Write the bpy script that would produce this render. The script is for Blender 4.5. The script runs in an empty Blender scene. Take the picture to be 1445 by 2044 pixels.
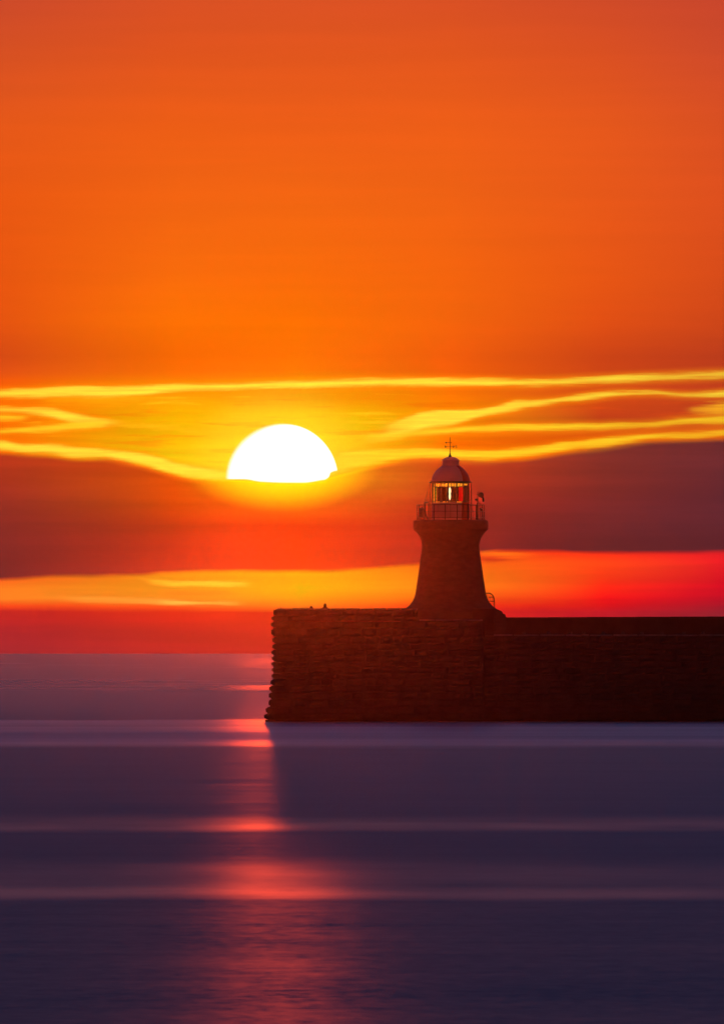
import bpy, bmesh, math, random
from mathutils import Vector, Matrix
random.seed(7)
HAZE = True; HAZE_D = 1.75e-5; HAZE_G = .989; HAZE_C = (.6, .55, .5)
R = math.radians
SC = bpy.context.scene
COL = SC.collection

# ------------------------------------------------------------------ camera
A = 4.1e-5            # angle of one photo pixel (telephoto lens)
H0 = 1246.3           # photo row of true level
CAM_H = 8.42          # eye height over the sea
SEA_R = 3500.0
def PX(x, Y): return (x - 722.5) * A * Y
def PZ(y, Y): return CAM_H + (H0 - y) * A * Y
cd = bpy.data.cameras.new('camera'); cam = bpy.data.objects.new('camera', cd); COL.objects.link(cam)
cd.sensor_fit = 'HORIZONTAL'; cd.sensor_width = 36
cd.lens = 18.0 / (722.5 * A)
cd.shift_y = (H0 - 1022) / 1445
cd.clip_start = 0.5; cd.clip_end = 60000
cam.location = (0, 0, CAM_H); cam.rotation_euler = (R(90), 0, 0)
SC.camera = cam

# ------------------------------------------------------------------ colour management / render
vs = SC.view_settings
vs.view_transform = 'Standard'; vs.look = 'None'; vs.exposure = 0; vs.gamma = 1
cy = SC.cycles
cy.use_denoising = True
try: cy.denoiser = 'OPENIMAGEDENOISE'; cy.denoising_input_passes = 'RGB_ALBEDO_NORMAL'
except Exception: pass
cy.max_bounces = 6; cy.transparent_max_bounces = 16; cy.volume_bounces = 0
cy.use_adaptive_sampling = False; cy.caustics_reflective = False; cy.caustics_refractive = False
cy.sample_clamp_direct = 0; cy.sample_clamp_indirect = 4

# ------------------------------------------------------------------ sun
SUN_U, SUN_V = 562.0, 888.0
sun_az = (SUN_U - 722.5) * A; sun_el = (H0 - SUN_V) * A
sd = bpy.data.lights.new('sun', 'SUN'); so = bpy.data.objects.new('sun', sd); COL.objects.link(so)
sd.energy = SUN_E = 0.058
sd.color = SUN_C = (1.0, 0.06, 0.006)
sd.angle = R(0.42)
sdir = Vector((math.sin(sun_az) * math.cos(sun_el), math.cos(sun_az) * math.cos(sun_el), math.sin(sun_el)))
so.rotation_euler = sdir.to_track_quat('Z', 'Y').to_euler()
so.location = (0, 0, 60)

# ------------------------------------------------------------------ node expression helper
class G:
    def __init__(s, tree): s.t = tree; s.n = tree.nodes; s.l = tree.links
    def new(s, typ, **k):
        n = s.n.new(typ)
        for a, b in k.items(): setattr(n, a, b)
        return n
    def put(s, sock, v):
        if isinstance(v, E): s.l.new(v.s, sock)
        elif isinstance(v, bpy.types.NodeSocket): s.l.new(v, sock)
        else: sock.default_value = v
    def m(s, op, *a, clamp=False):
        n = s.new('ShaderNodeMath', operation=op); n.use_clamp = clamp
        for i, v in enumerate(a): s.put(n.inputs[i], v)
        return E(s, n.outputs[0])
    def step(s, x, e0, e1):                       # smoothstep, e0 may be above e1
        n = s.new('ShaderNodeMapRange', interpolation_type='SMOOTHSTEP')
        s.put(n.inputs['Value'], x); s.put(n.inputs['From Min'], e0); s.put(n.inputs['From Max'], e1)
        n.inputs['To Min'].default_value = 0; n.inputs['To Max'].default_value = 1
        return E(s, n.outputs[0])
    def lin(s, x, a, b, c, d):
        n = s.new('ShaderNodeMapRange')
        for i, v in enumerate((x, a, b, c, d)): s.put(n.inputs[i], v)
        return E(s, n.outputs[0])
    def mix(s, f, a, b, op='MIX'):
        n = s.new('ShaderNodeMix', data_type='RGBA', blend_type=op)
        s.put(n.inputs[0], f); s.put(n.inputs[6], a); s.put(n.inputs[7], b)
        return E(s, n.outputs[2])
    def curve(s, x, pts, x0, x1, y0, y1):         # y(x) through points, both in natural units
        n = s.new('ShaderNodeFloatCurve')
        t = s.lin(x, x0, x1, 0.0, 1.0)
        s.put(n.inputs['Value'], t)
        c = n.mapping.curves[0]
        P = [((a - x0) / (x1 - x0), (b - y0) / (y1 - y0)) for a, b in pts]
        c.points[0].location = P[0]; c.points[1].location = P[-1]
        for p in P[1:-1]: c.points.new(*p)
        for q in c.points: q.handle_type = 'AUTO_CLAMPED'
        n.mapping.update()
        return s.lin(E(s, n.outputs[0]), 0.0, 1.0, y0, y1)
    def ramp(s, x, stops, x0, x1):
        n = s.new('ShaderNodeValToRGB'); s.put(n.inputs[0], s.lin(x, x0, x1, 0.0, 1.0))
        cr = n.color_ramp; cr.interpolation = 'LINEAR'
        e = cr.elements
        e[0].position = (stops[0][0] - x0) / (x1 - x0); e[0].color = stops[0][1]
        e[1].position = (stops[-1][0] - x0) / (x1 - x0); e[1].color = stops[-1][1]
        for p, c in stops[1:-1]:
            q = e.new((p - x0) / (x1 - x0)); q.color = c
        return E(s, n.outputs[0])
    def noise(s, vec, scale, detail=3, rough=0.5, dist=0.0):
        n = s.new('ShaderNodeTexNoise'); n.noise_dimensions = '3D'
        s.put(n.inputs['Vector'], vec); n.inputs['Scale'].default_value = scale
        n.inputs['Detail'].default_value = detail; n.inputs['Roughness'].default_value = rough
        n.inputs['Distortion'].default_value = dist
        return E(s, n.outputs[0])
    def xyz(s, x, y, z):
        n = s.new('ShaderNodeCombineXYZ')
        for i, v in enumerate((x, y, z)): s.put(n.inputs[i], v)
        return E(s, n.outputs[0])
class E:
    def __init__(s, g, sock): s.g = g; s.s = sock
    def __add__(a, b): return a.g.m('ADD', a, b)
    def __radd__(a, b): return a.g.m('ADD', b, a)
    def __sub__(a, b): return a.g.m('SUBTRACT', a, b)
    def __rsub__(a, b): return a.g.m('SUBTRACT', b, a)
    def __mul__(a, b): return a.g.m('MULTIPLY', a, b)
    def __rmul__(a, b): return a.g.m('MULTIPLY', b, a)
    def __truediv__(a, b): return a.g.m('DIVIDE', a, b)
    def __rtruediv__(a, b): return a.g.m('DIVIDE', b, a)
def L1(c):
    c = c / 255.0
    return c / 12.92 if c <= .04045 else ((c + .055) / 1.055) ** 2.4
def S(r, g, b): return (L1(r), L1(g), L1(b), 1.0)

# ------------------------------------------------------------------ sky (world)
W = bpy.data.worlds.new('World'); SC.world = W; W.use_nodes = True
W.node_tree.nodes.clear()
g = G(W.node_tree)
tc = g.new('ShaderNodeTexCoord')
sp = g.new('ShaderNodeSeparateXYZ'); g.l.new(tc.outputs['Generated'], sp.inputs[0])
dx, dy, dz = (E(g, sp.outputs[i]) for i in range(3))
az = g.m('ARCTAN2', dx, dy); el = g.m('ARCSINE', dz)
U0 = az / A + 722.5            # azimuth and elevation in sky units of 4.1e-5 rad
V0 = H0 - el / A
# wind-drawn wobble of the cloud layers
wv = g.xyz(U0 * 0.0035, V0 * 0.02, 0.0)
wob = (g.noise(wv, 1.0, 3, .55) - 0.5)
wv2 = g.xyz(U0 * 0.012, V0 * 0.09, 5.0)
wob2 = (g.noise(wv2, 1.0, 2, .5) - 0.5)
V = V0 + wob * 9.0 + wob2 * 3.0
U = U0 + wob * 30.0

def air(u, v, c):
    """colour beyond the haze that shows as c once the haze in front has dimmed it and added its own light"""
    e_ = (H0 - v) * A; d = SEA_R + 200 if e_ < .001 else min(SEA_R + 200, (25 - CAM_H) / e_)
    T = math.exp(-HAZE_D * d); th = math.hypot((u - SUN_U) * A, e_ - sun_el)
    ph = (1 - HAZE_G ** 2) / (4 * math.pi) / (1 + HAZE_G ** 2 - 2 * HAZE_G * math.cos(th)) ** 1.5
    return tuple(max(c[k] * .12, (c[k] - SUN_E * SUN_C[k] * HAZE_C[k] * ph * (1 - T) * .96) / T) for k in range(3)) + (1,)
COLS = [0, 350, 600, 900, 1200, 1445]
def grid(rows, x, y, y0, y1):
    acc = None
    rs = [g.ramp(y, [(r[0], air(COLS[k], r[0], S(*r[1][k]))) for r in rows], y0, y1) for k in range(len(COLS))]
    acc = rs[0]
    for k in range(1, len(COLS)):
        acc = g.mix(g.lin(x, float(COLS[k-1]), float(COLS[k]), 0.0, 1.0), acc, rs[k])
    return acc
upper = [
 (-1500, [(80,50,76)]*6),
 (-600, [(140,56,56)]*6),
 (0,   [(204,74,42),(216,80,36),(219,82,36),(217,80,36),(208,75,40),(200,70,44)]),
 (100, [(214,80,35),(224,84,30),(226,86,30),(226,86,30),(218,80,34),(206,74,42)]),
 (250, [(230,88,25),(238,94,22),(238,94,24),(238,94,24),(230,88,28),(218,80,34)]),
 (400, [(234,88,18),(242,100,18),(243,102,18),(240,98,20),(232,88,25),(222,80,30)]),
 (550, [(232,86,16),(250,108,12),(250,108,10),(243,100,14),(232,86,20),(216,76,26)]),
 (640, [(230,84,16),(255,114,4),(255,114,2),(245,100,12),(226,80,20),(205,70,25)]),
 (710, [(214,74,20),(250,106,4),(255,116,0),(240,92,12),(205,68,22),(186,60,28)]),
 (745, [(228,82,20),(255,112,6),(255,122,0),(245,95,10),(205,68,22),(192,62,28)]),
 (760, [(245,90,10),(255,130,4),(255,150,0),(250,105,8),(210,70,22),(192,62,28)]),
 (800, [(255,100,5),(255,165,0),(255,165,0),(255,125,0),(215,75,20),(190,62,28)]),
 (840, [(255,100,5),(255,185,0),(255,215,10),(255,140,0),(190,60,25),(190,62,28)]),
 (880, [(250,95,5),(255,190,5),(255,225,20),(255,112,0),(235,85,8),(225,80,15)]),
 (940, [(250,95,5),(255,215,20),(255,220,20),(255,105,0),(225,80,10),(200,70,20)]),
]
bank = [
 (880, [(195,58,25),(225,70,15),(255,125,0),(215,70,22),(130,48,40),(112,44,46)]),
 (960, [(172,52,30),(232,82,8),(255,150,0),(205,60,25),(133,45,38),(106,42,48)]),
 (1000,[(155,48,35),(222,76,10),(255,108,0),(190,50,28),(126,42,40),(101,40,48)]),
 (1050,[(140,44,37),(196,58,18),(220,68,8),(173,46,30),(115,40,42),(97,38,46)]),
 (1100,[(130,41,38),(170,48,26),(195,54,14),(158,40,32),(105,36,38),(94,35,42)]),
 (1140,[(126,39,38),(160,42,30),(185,45,17),(152,35,30),(115,36,38),(94,34,40)]),
]
strip = [
 (1100,[(230,60,25),(255,120,20),(255,120,10),(255,70,20),(255,40,22),(228,30,38)]),
 (1125,[(240,70,25),(255,140,20),(255,150,10),(255,110,20),(255,70,22),(232,26,36)]),
 (1150,[(255,84,25),(255,150,22),(255,175,10),(255,122,20),(255,60,22),(225,20,35)]),
 (1172,[(255,125,32),(255,150,25),(255,180,15),(255,128,25),(255,42,20),(215,12,35)]),
 (1195,[(255,130,35),(255,140,32),(255,160,20),(255,92,20),(240,14,22),(190,15,36)]),
 (1210,[(255,75,26),(255,88,22),(255,122,28),(255,56,20),(226,15,26),(168,24,42)]),
 (1222,[(205,38,34),(232,40,24),(232,46,22),(226,40,25),(195,24,38),(150,33,46)]),
 (1260,[(178,38,42),(205,42,32),(215,42,28),(205,38,32),(170,35,45),(130,38,50)]),
 (1330,[(158,42,48),(188,44,38),(200,48,36),(190,40,40),(150,40,48),(120,40,52)]),
]
cU = grid(upper, U, V, -1500.0, 940.0)
cB = grid(bank, U, V, 880.0, 1140.0)
cS = grid(strip, U, V, 1100.0, 1330.0)
X0, X1, Y0, Y1 = -300.0, 1700.0, 700.0, 1300.0
def yc(pts): return g.curve(U0, [(X0, pts[0][1])] + pts + [(X1, pts[-1][1])], X0, X1, Y0, Y1)
yT = yc([(0,904),(60,907),(120,912),(160,915),(220,912),(280,926),(330,940),(380,953),(450,957),(500,960),(560,964),(620,960),
         (655,953),(700,942),(760,927),(810,917),(850,910),(900,912),(1000,919),(1100,907),(1200,891),(1300,880),(1445,875)])
yB = yc([(0,1156),(100,1150),(200,1148),(280,1147),(330,1142),(560,1139),(640,1139),(720,1134),(800,1128),(840,1125),
         (900,1115),(960,1104),(1000,1098),(1080,1098),(1150,1101),(1250,1103),(1350,1102),(1445,1100)])
sky = g.mix(g.step(V, yT - 5.0, yT + 8.0), cU, cB)
sky = g.mix(g.step(V, yB - 5.0, yB + 7.0), sky, cS)

wis = g.noise(g.xyz(U0 * 0.0045, V0 * 0.055, 11.0), 1.0, 5, .6)
gapm = g.step(V, 770.0, 800.0) * g.step(V, yT, yT - 25.0)
sky = g.mix(g.step(wis, .54, .70) * gapm * g.step(U0, 1050.0, 780.0) * .45, sky, S(255,205,30))
sky = g.mix(g.step(wis, .47, .34) * gapm * .30, sky, S(225,80,8))
lay = g.noise(g.xyz(U0 * 0.0016, V0 * 0.03, 21.0), 1.0, 5, .55)
sky = g.mix(g.step(V, 760.0, 900.0) * .65 + .16, sky, g.mix(g.step(lay, .35, .68), (.88, .88, .88, 1), (1.10, 1.08, 1.05, 1)), 'MULTIPLY')
# bright cloud edges, each given by its top edge, bottom edge and strength along the azimuth
rag = (g.noise(g.xyz(U0 * 0.011, V0 * 0.16, 2.0), 1.0, 4, .6) - 0.5) * 2.6
rag2 = (g.noise(g.xyz(U0 * 0.006, V0 * 0.13, 8.0), 1.0, 4, .6) - 0.5)
def streak(sky, pts, col, soft=4.0, fringe=None):
    """pts: (u, top, bottom, strength)"""
    p = sorted(pts)
    x0, x1 = p[0][0] - 120.0, p[-1][0] + 120.0
    ext = lambda k: [(x0, p[0][k])] + [(q[0], q[k]) for q in p] + [(x1, p[-1][k])]
    top = g.curve(U0, ext(1), x0, x1, Y0, Y1); bot = g.curve(U0, ext(2), x0, x1, Y0, Y1)
    w = g.curve(U0, ext(3), x0, x1, 0.0, 1.0)
    Vr = V + rag * (soft * 1.3)
    mo = g.step(V, top - soft * 3.2, top + soft) * g.step(V, bot + soft * 3.8, bot - soft) * w
    m = g.step(Vr, top - soft * .9, top + soft * 1.6) * g.step(Vr, bot + soft * 1.3, bot - soft * 1.6) * w * g.lin(rag2, -.25, .2, .55, 1.1)
    if fringe: sky = g.mix(g.m('MINIMUM', mo * 0.55, 1.0), sky, fringe)
    return g.mix(g.m('MINIMUM', m, 1.0), sky, col)
FR = S(255,150,4); YEL = S(255,230,62); YE2 = S(255,215,40); ORY = S(255,178,34)
sky = streak(sky, [(-120,782,797,.8),(0,779,793,.9),(150,772,792,1),(220,771,793,1),(285,770,789,1),(340,767,781,1),(480,764,775,1),(600,760,773,.95),
     (720,757,770,.95),(850,754,769,.95),(950,754,768,.95),(1050,756,768,.85),(1150,753,765,.8),(1250,748,762,.75),(1350,745,757,.65),(1445,741,753,.62),(1600,738,750,.4)], YEL, 4.0, FR)
sky = streak(sky, [(60,796,806,0),(120,793,808,.6),(230,792,806,.6),(300,789,800,.3),(380,786,796,0)], S(255,175,10), 6)
sky = streak(sky, [(-120,880,898,.9),(0,879,898,.95),(50,886,903,.9),(100,886,905,.95),(150,892,912,.95),(200,896,911,1),(250,901,919,1),
     (300,909,931,1),(349,923,947,.95),(399,932,954,.9),(442,938,957,.8),(480,940,957,0)], YEL, 4, FR)
sky = streak(sky, [(-120,805,815,.6),(0,811,821,.8),(50,812,823,.85),(100,815,831,.95),(133,822,840,1),(166,829,848,.95),(200,836,850,.8),(232,841,847,.35),(270,842,846,0)], YEL, 4, FR)
sky = streak(sky, [(-100,826,838,.8),(0,826,838,.8),(40,828,838,.6),(75,829,838,0)], YE2, 4, FR)
sky = streak(sky, [(-100,860,868,.6),(0,857,866,.8),(50,853,865,.8),(100,848,863,.85),(150,842,858,.9),(200,840,852,.7),(235,841,848,0)], YE2, 4, FR)
sky = streak(sky, [(640,915,950,0),(680,905,940,.8),(720,898,931,.9),(770,895,921,.95),(820,895,914,1),(870,897,913,1),(920,899,916,1),(970,899,917,1),(1020,896,912,.95),
     (1070,892,907,.95),(1120,884,899,.9),(1200,875,892,.85),(1250,869,884,.8),(1300,865,877,.75),(1370,862,873,.7),(1445,857,869,.65),(1600,850,862,.3)], YE2, 4, FR)
sky = streak(sky, [(690,863,885,0),(740,863,882,.6),(790,860,876,.9),(820,855,870,.95),(900,852,864,.95),(980,849,861,.9),(1100,846,858,.85),(1200,845,856,.8),(1300,841,851,.7),(1370,834,846,.7),(1445,829,845,.7),(1600,820,840,.4)], YE2, 4, FR)
sky = streak(sky, [(730,848,872,0),(780,842,868,.45),(820,828,862,.85),(850,821,855,1),(900,819,848,1),(960,815,832,.95),(1000,806,824,.9),(1030,799,818,.85),(1070,798,810,.85),(1110,795,803,.85),
     (1150,789,799,.9),(1200,783,794,.9),(1240,781,789,.9),(1300,781,788,.8),(1370,784,791,.75),(1445,780,792,.8),(1600,776,790,.4)], YEL, 3.5, FR)
sky = streak(sky, [(1350,815,820,0),(1385,810,824,.5),(1420,804,826,.75),(1445,801,826,.85),(1600,800,824,.5)], ORY, 6)
# lower strip streaks
sky = streak(sky, [(250,1149,1153,0),(310,1155,1166,.5),(360,1160,1171,.85),(430,1160,1171,1),(480,1160,1171,.8),(520,1160,1171,0)], S(255,206,52), 3)
sky = streak(sky, [(60,1188,1200,0),(180,1191,1202,.35),(300,1195,1205,.5),(370,1199,1208,.95),(430,1200,1208,.9),(470,1200,1208,.5),(510,1200,1208,0)], S(255,188,72), 3)
sky = streak(sky, [(310,1176,1192,0),(350,1177,1192,.7),(430,1178,1193,.6),(500,1178,1193,0)], S(255,125,24), 4)
sky = streak(sky, [(905,1112,1120,0),(950,1111,1121,.8),(985,1112,1122,1),(1015,1113,1122,.6),(1060,1114,1121,0)], S(175,34,22), 4)
sky = streak(sky, [(930,1101,1109,0),(975,1101,1110,1),(1030,1102,1112,.8),(1120,1104,1112,0)], S(255,122,24), 4)
# disc of the sun and the glow close to it
ddx = U0 - 562.0; ddy = V0 - 958.0
r = g.m('SQRT', ddx * ddx + ddy * ddy)
halo = g.step(r, 215.0, 105.0) * g.step(V, yT + 10.0, yT - 6.0)
sky = g.mix(halo * 0.22, sky, S(255,232,60))
r2 = g.m('SQRT', ddx * ddx * 0.72 + (V0 - 930.0) * (V0 - 930.0) * 3.2)
sky = g.mix(g.step(r2, 175.0, 60.0) * g.step(V0, yT - 3.0, yT + 3.0), sky, S(255,226,0))
disc = g.step(r, 114.0, g.lin(g.step(ddx, 50.0, -70.0), 0.0, 1.0, 111.5, 102.0))
ySun = g.curve(U0, [(440,956),(486,956),(520,961),(600,963),(635,959),(656,952),(660,943),(690,937)], 440.0, 690.0, Y0, Y1)
disc = disc * g.step(V0, ySun + 2.0, ySun - 2.0)
sky = g.mix(g.m('MINIMUM', disc, 1.0), sky, (1.25, 1.2, 1.1, 1))

# the rest of the sky dome: sunset to violet dusk
ELD = el * (180 / math.pi); AZD = g.m('ABSOLUTE', az) * (180 / math.pi)
broad = g.ramp(ELD, [(0, S(150,40,42)), (2, S(176,46,40)), (4.5, S(104,44,58)), (9, S(58,64,108)), (20, S(44,66,122)), (45, S(43,63,118)), (90, S(46,50,96))], 0.0, 90.0)
away = g.ramp(ELD, [(0, S(73,28,35)), (15, S(68,28,36)), (40, S(52,31,45)), (90, S(46,40,74))], 0.0, 90.0)
broad = g.mix(g.step(AZD, 12.0, 95.0), broad, away)
inwin = g.step(AZD, 7.0, 2.0) * g.step(V0, -1400.0, -150.0)
sky = g.mix(inwin, broad, sky)
nt = g.new('ShaderNodeTexSky', sky_type='NISHITA'); nt.sun_disc = False
nt.sun_elevation = sun_el; nt.sun_rotation = sun_az
nt.air_density = 1.0; nt.dust_density = 2.0; nt.ozone_density = 1.0
bg = g.new('ShaderNodeBackground'); g.put(bg.inputs[0], sky); bg.inputs[1].default_value = 1.0
bg2 = g.new('ShaderNodeBackground'); g.l.new(nt.outputs[0], bg2.inputs[0]); g.put(bg2.inputs[1], (1.0 - inwin) * 0.012)
ad = g.new('ShaderNodeAddShader'); g.l.new(bg.outputs[0], ad.inputs[0]); g.l.new(bg2.outputs[0], ad.inputs[1])
wo = g.new('ShaderNodeOutputWorld'); g.l.new(ad.outputs[0], wo.inputs[0])
try: W.cycles.sampling_method = 'MANUAL'; W.cycles.sample_map_resolution = 512
except Exception: pass

# ------------------------------------------------------------------ object helpers
def link_mesh(name, bm, mat, parent=None, smooth=None):
    me = bpy.data.meshes.new(name); bm.normal_update(); bm.to_mesh(me); bm.free()
    if mat: me.materials.append(mat)
    o = bpy.data.objects.new(name, me); COL.objects.link(o)
    if parent: o.parent = parent
    if smooth is not None:
        for p in me.polygons: p.use_smooth = True
        if smooth < 179:
            m = o.modifiers.new('split', 'EDGE_SPLIT'); m.split_angle = R(smooth)
    return o
def tag(o, label=None, cat=None, group=None, kind=None):
    for k, v in (('label', label), ('category', cat), ('group', group), ('kind', kind)):
        if v: o[k] = v
    return o
def empty(name, loc, label, cat, group=None):
    o = bpy.data.objects.new(name, None); COL.objects.link(o); o.location = loc; o.empty_display_size = .3
    return tag(o, label, cat, group)
def NB(): return bmesh.new()
def box(bm, x0, x1, y0, y1, z0, z1, bev=0.0):
    vs_ = [bm.verts.new((x, y, z)) for z in (z0, z1) for x, y in ((x0, y0), (x1, y0), (x1, y1), (x0, y1))]
    fs = [(3,2,1,0),(4,5,6,7),(0,1,5,4),(1,2,6,5),(2,3,7,6),(3,0,4,7)]
    F = [bm.faces.new([vs_[i] for i in f]) for f in fs]
    if bev:
        es = list({e for f in F for e in f.edges})
        bmesh.ops.bevel(bm, geom=es, offset=bev, segments=2, profile=.6, affect='EDGES')
    return vs_
def tube(bm, p0, p1, r0, r1=None, seg=8, caps=True):
    p0 = Vector(p0); p1 = Vector(p1); r1 = r0 if r1 is None else r1
    d = (p1 - p0).normalized(); q = d.to_track_quat('Z', 'Y')
    a = []; b = []
    for i in range(seg):
        t = 2 * math.pi * i / seg; v = q @ Vector((math.cos(t), math.sin(t), 0))
        a.append(bm.verts.new(p0 + v * r0)); b.append(bm.verts.new(p1 + v * r1))
    for i in range(seg):
        j = (i + 1) % seg; bm.faces.new((a[i], a[j], b[j], b[i]))
    if caps: bm.faces.new(a[::-1]); bm.faces.new(b)
def path(bm, pts, r, seg=6):
    for a, b in zip(pts, pts[1:]): tube(bm, a, b, r, r, seg)
def lathe(bm, prof, seg=64, a0=0.0, a1=2*math.pi, close=None, cz=(0,0,0)):
    """prof: (radius, z) from the bottom up"""
    full = abs(a1 - a0 - 2 * math.pi) < 1e-6
    n = seg if full else seg + 1
    rings = []
    for rr, z in prof:
        if rr < 1e-5: rings.append([bm.verts.new((cz[0], cz[1], cz[2] + z))] * n); continue
        rings.append([bm.verts.new((cz[0] + rr * math.cos(a0 + (a1 - a0) * i / seg), cz[1] + rr * math.sin(a0 + (a1 - a0) * i / seg), cz[2] + z)) for i in range(n)])
    for k in range(len(rings) - 1):
        for i in range(seg):
            j = (i + 1) % n
            q = [rings[k][i], rings[k][j], rings[k+1][j], rings[k+1][i]]
            u = []
            for v in q:
                if v not in u: u.append(v)
            if len(u) > 2:
                try: bm.faces.new(u)
                except ValueError: pass
def ring_tube(bm, cx, cy_, z, rad, r, seg=48):
    path(bm, [(cx + rad * math.cos(2*math.pi*i/seg), cy_ + rad * math.sin(2*math.pi*i/seg), z) for i in range(seg + 1)], r, 6)

# ------------------------------------------------------------------ materials
def mat(name, base, rough=.8, metal=0.0, var=.25, scale=2.0, bump=.0, spec=None, squash=(1,1,1)):
    m = bpy.data.materials.new(name); m.use_nodes = True
    gg = G(m.node_tree); b = m.node_tree.nodes['Principled BSDF']
    tcn = gg.new('ShaderNodeTexCoord'); mp = gg.new('ShaderNodeMapping'); gg.l.new(tcn.outputs['Object'], mp.inputs[0])
    mp.inputs['Scale'].default_value = squash
    nz = gg.noise(mp.outputs[0], scale, 5, .6)
    f = gg.lin(nz, .3, .7, 0.0, 1.0)
    lo = tuple(c * (1 - var) for c in base) + (1,); hi = tuple(min(1, c * (1 + var)) for c in base) + (1,)
    gg.put(b.inputs['Base Color'], gg.mix(f, lo, hi))
    b.inputs['Roughness'].default_value = rough; b.inputs['Metallic'].default_value = metal
    if spec is not None: b.inputs['Specular IOR Level'].default_value = spec
    if bump:
        bp = gg.new('ShaderNodeBump'); gg.put(bp.inputs['Height'], gg.noise(mp.outputs[0], scale * 3, 6, .65)); bp.inputs['Distance'].default_value = bump
        gg.l.new(bp.outputs[0], b.inputs['Normal'])
    return m
def emis(name, col, st, scale=0, lo=0.3):
    m = bpy.data.materials.new(name); m.use_nodes = True; nt_ = m.node_tree; nt_.nodes.clear(); gg = G(nt_)
    e = gg.new('ShaderNodeEmission'); o = gg.new('ShaderNodeOutputMaterial'); e.inputs[0].default_value = tuple(col) + (1,)
    if scale:
        tcn = gg.new('ShaderNodeTexCoord'); gg.put(e.inputs[1], gg.lin(gg.noise(tcn.outputs['Object'], scale, 3, .6), .35, .65, st * lo, st))
    else: e.inputs[1].default_value = st
    nt_.links.new(e.outputs[0], o.inputs[0]); return m
M = {}
M['stone'] = mat('stone', (.055, .042, .036), .95, var=.2, scale=.9, bump=.01, spec=.15)
M['coping'] = mat('coping', (.17, .14, .13), .9, var=.2, scale=1.5, bump=.02, spec=.2)
M['tower'] = mat('tower', (.065, .052, .045), .92, var=.2, scale=1.2, bump=.03, spec=.15, squash=(1,1,2.5))
M['white'] = mat('white_paint', (.42, .38, .36), .55, var=.08, scale=1.5)
M['darkred'] = mat('dark_red', (.30, .035, .025), .6, var=.15, scale=1.5)
M['iron'] = mat('iron', (.045, .04, .04), .6, var=.3, scale=6)
M['bronze'] = mat('bronze', (.10, .055, .03), .5, metal=.3, var=.3, scale=6)
M['grey'] = mat('grey_metal', (.16, .16, .16), .6, var=.2, scale=6)
M['coat'] = mat('coat', (.14, .05, .03), .9, var=.2, scale=6)
M['skin'] = mat('skin', (.42, .26, .2), .7, var=.05, scale=6)
M['lamp'] = emis('lamp_light', (1, .72, .34), 2.2)
M['prism'] = emis('glow_prism', (1.0, .40, .02), 1.5, 5.0, .35)  # sky light bent through the prisms, put in as emission
M['prismdim'] = emis('glow_prism_dim', (1.0, .12, .015), .55, 6.0, .1)
M['greenglow'] = emis('green_glow', (.25, .42, .02), .9, 9.0, .05)
def glass(name, col, gloss=.12):
    m = bpy.data.materials.new(name); m.use_nodes = True; nt_ = m.node_tree; nt_.nodes.clear(); gg = G(nt_)
    t = gg.new('ShaderNodeBsdfTransparent'); t.inputs[0].default_value = tuple(col) + (1,)
    gl = gg.new('ShaderNodeBsdfGlossy'); gl.inputs['Roughness'].default_value = .03
    mx = gg.new('ShaderNodeMixShader'); mx.inputs[0].default_value = gloss; o = gg.new('ShaderNodeOutputMaterial')
    gg.l.new(t.outputs[0], mx.inputs[1]); gg.l.new(gl.outputs[0], mx.inputs[2]); gg.l.new(mx.outputs[0], o.inputs[0]); return m
M['glass'] = glass('clear_glass', (.93, .93, .9), .05)
M['redglass'] = glass('red_glass', (.9, .02, .02), .05)
M['darkglass'] = glass('lens_glass', (.42, .14, .05), .06)
# red glass of the danger sector, light through it put in as emission
M['redglow'] = emis('red_glass_glow', (.50, .0, .002), 1.0, 3.0, .75)

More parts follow.
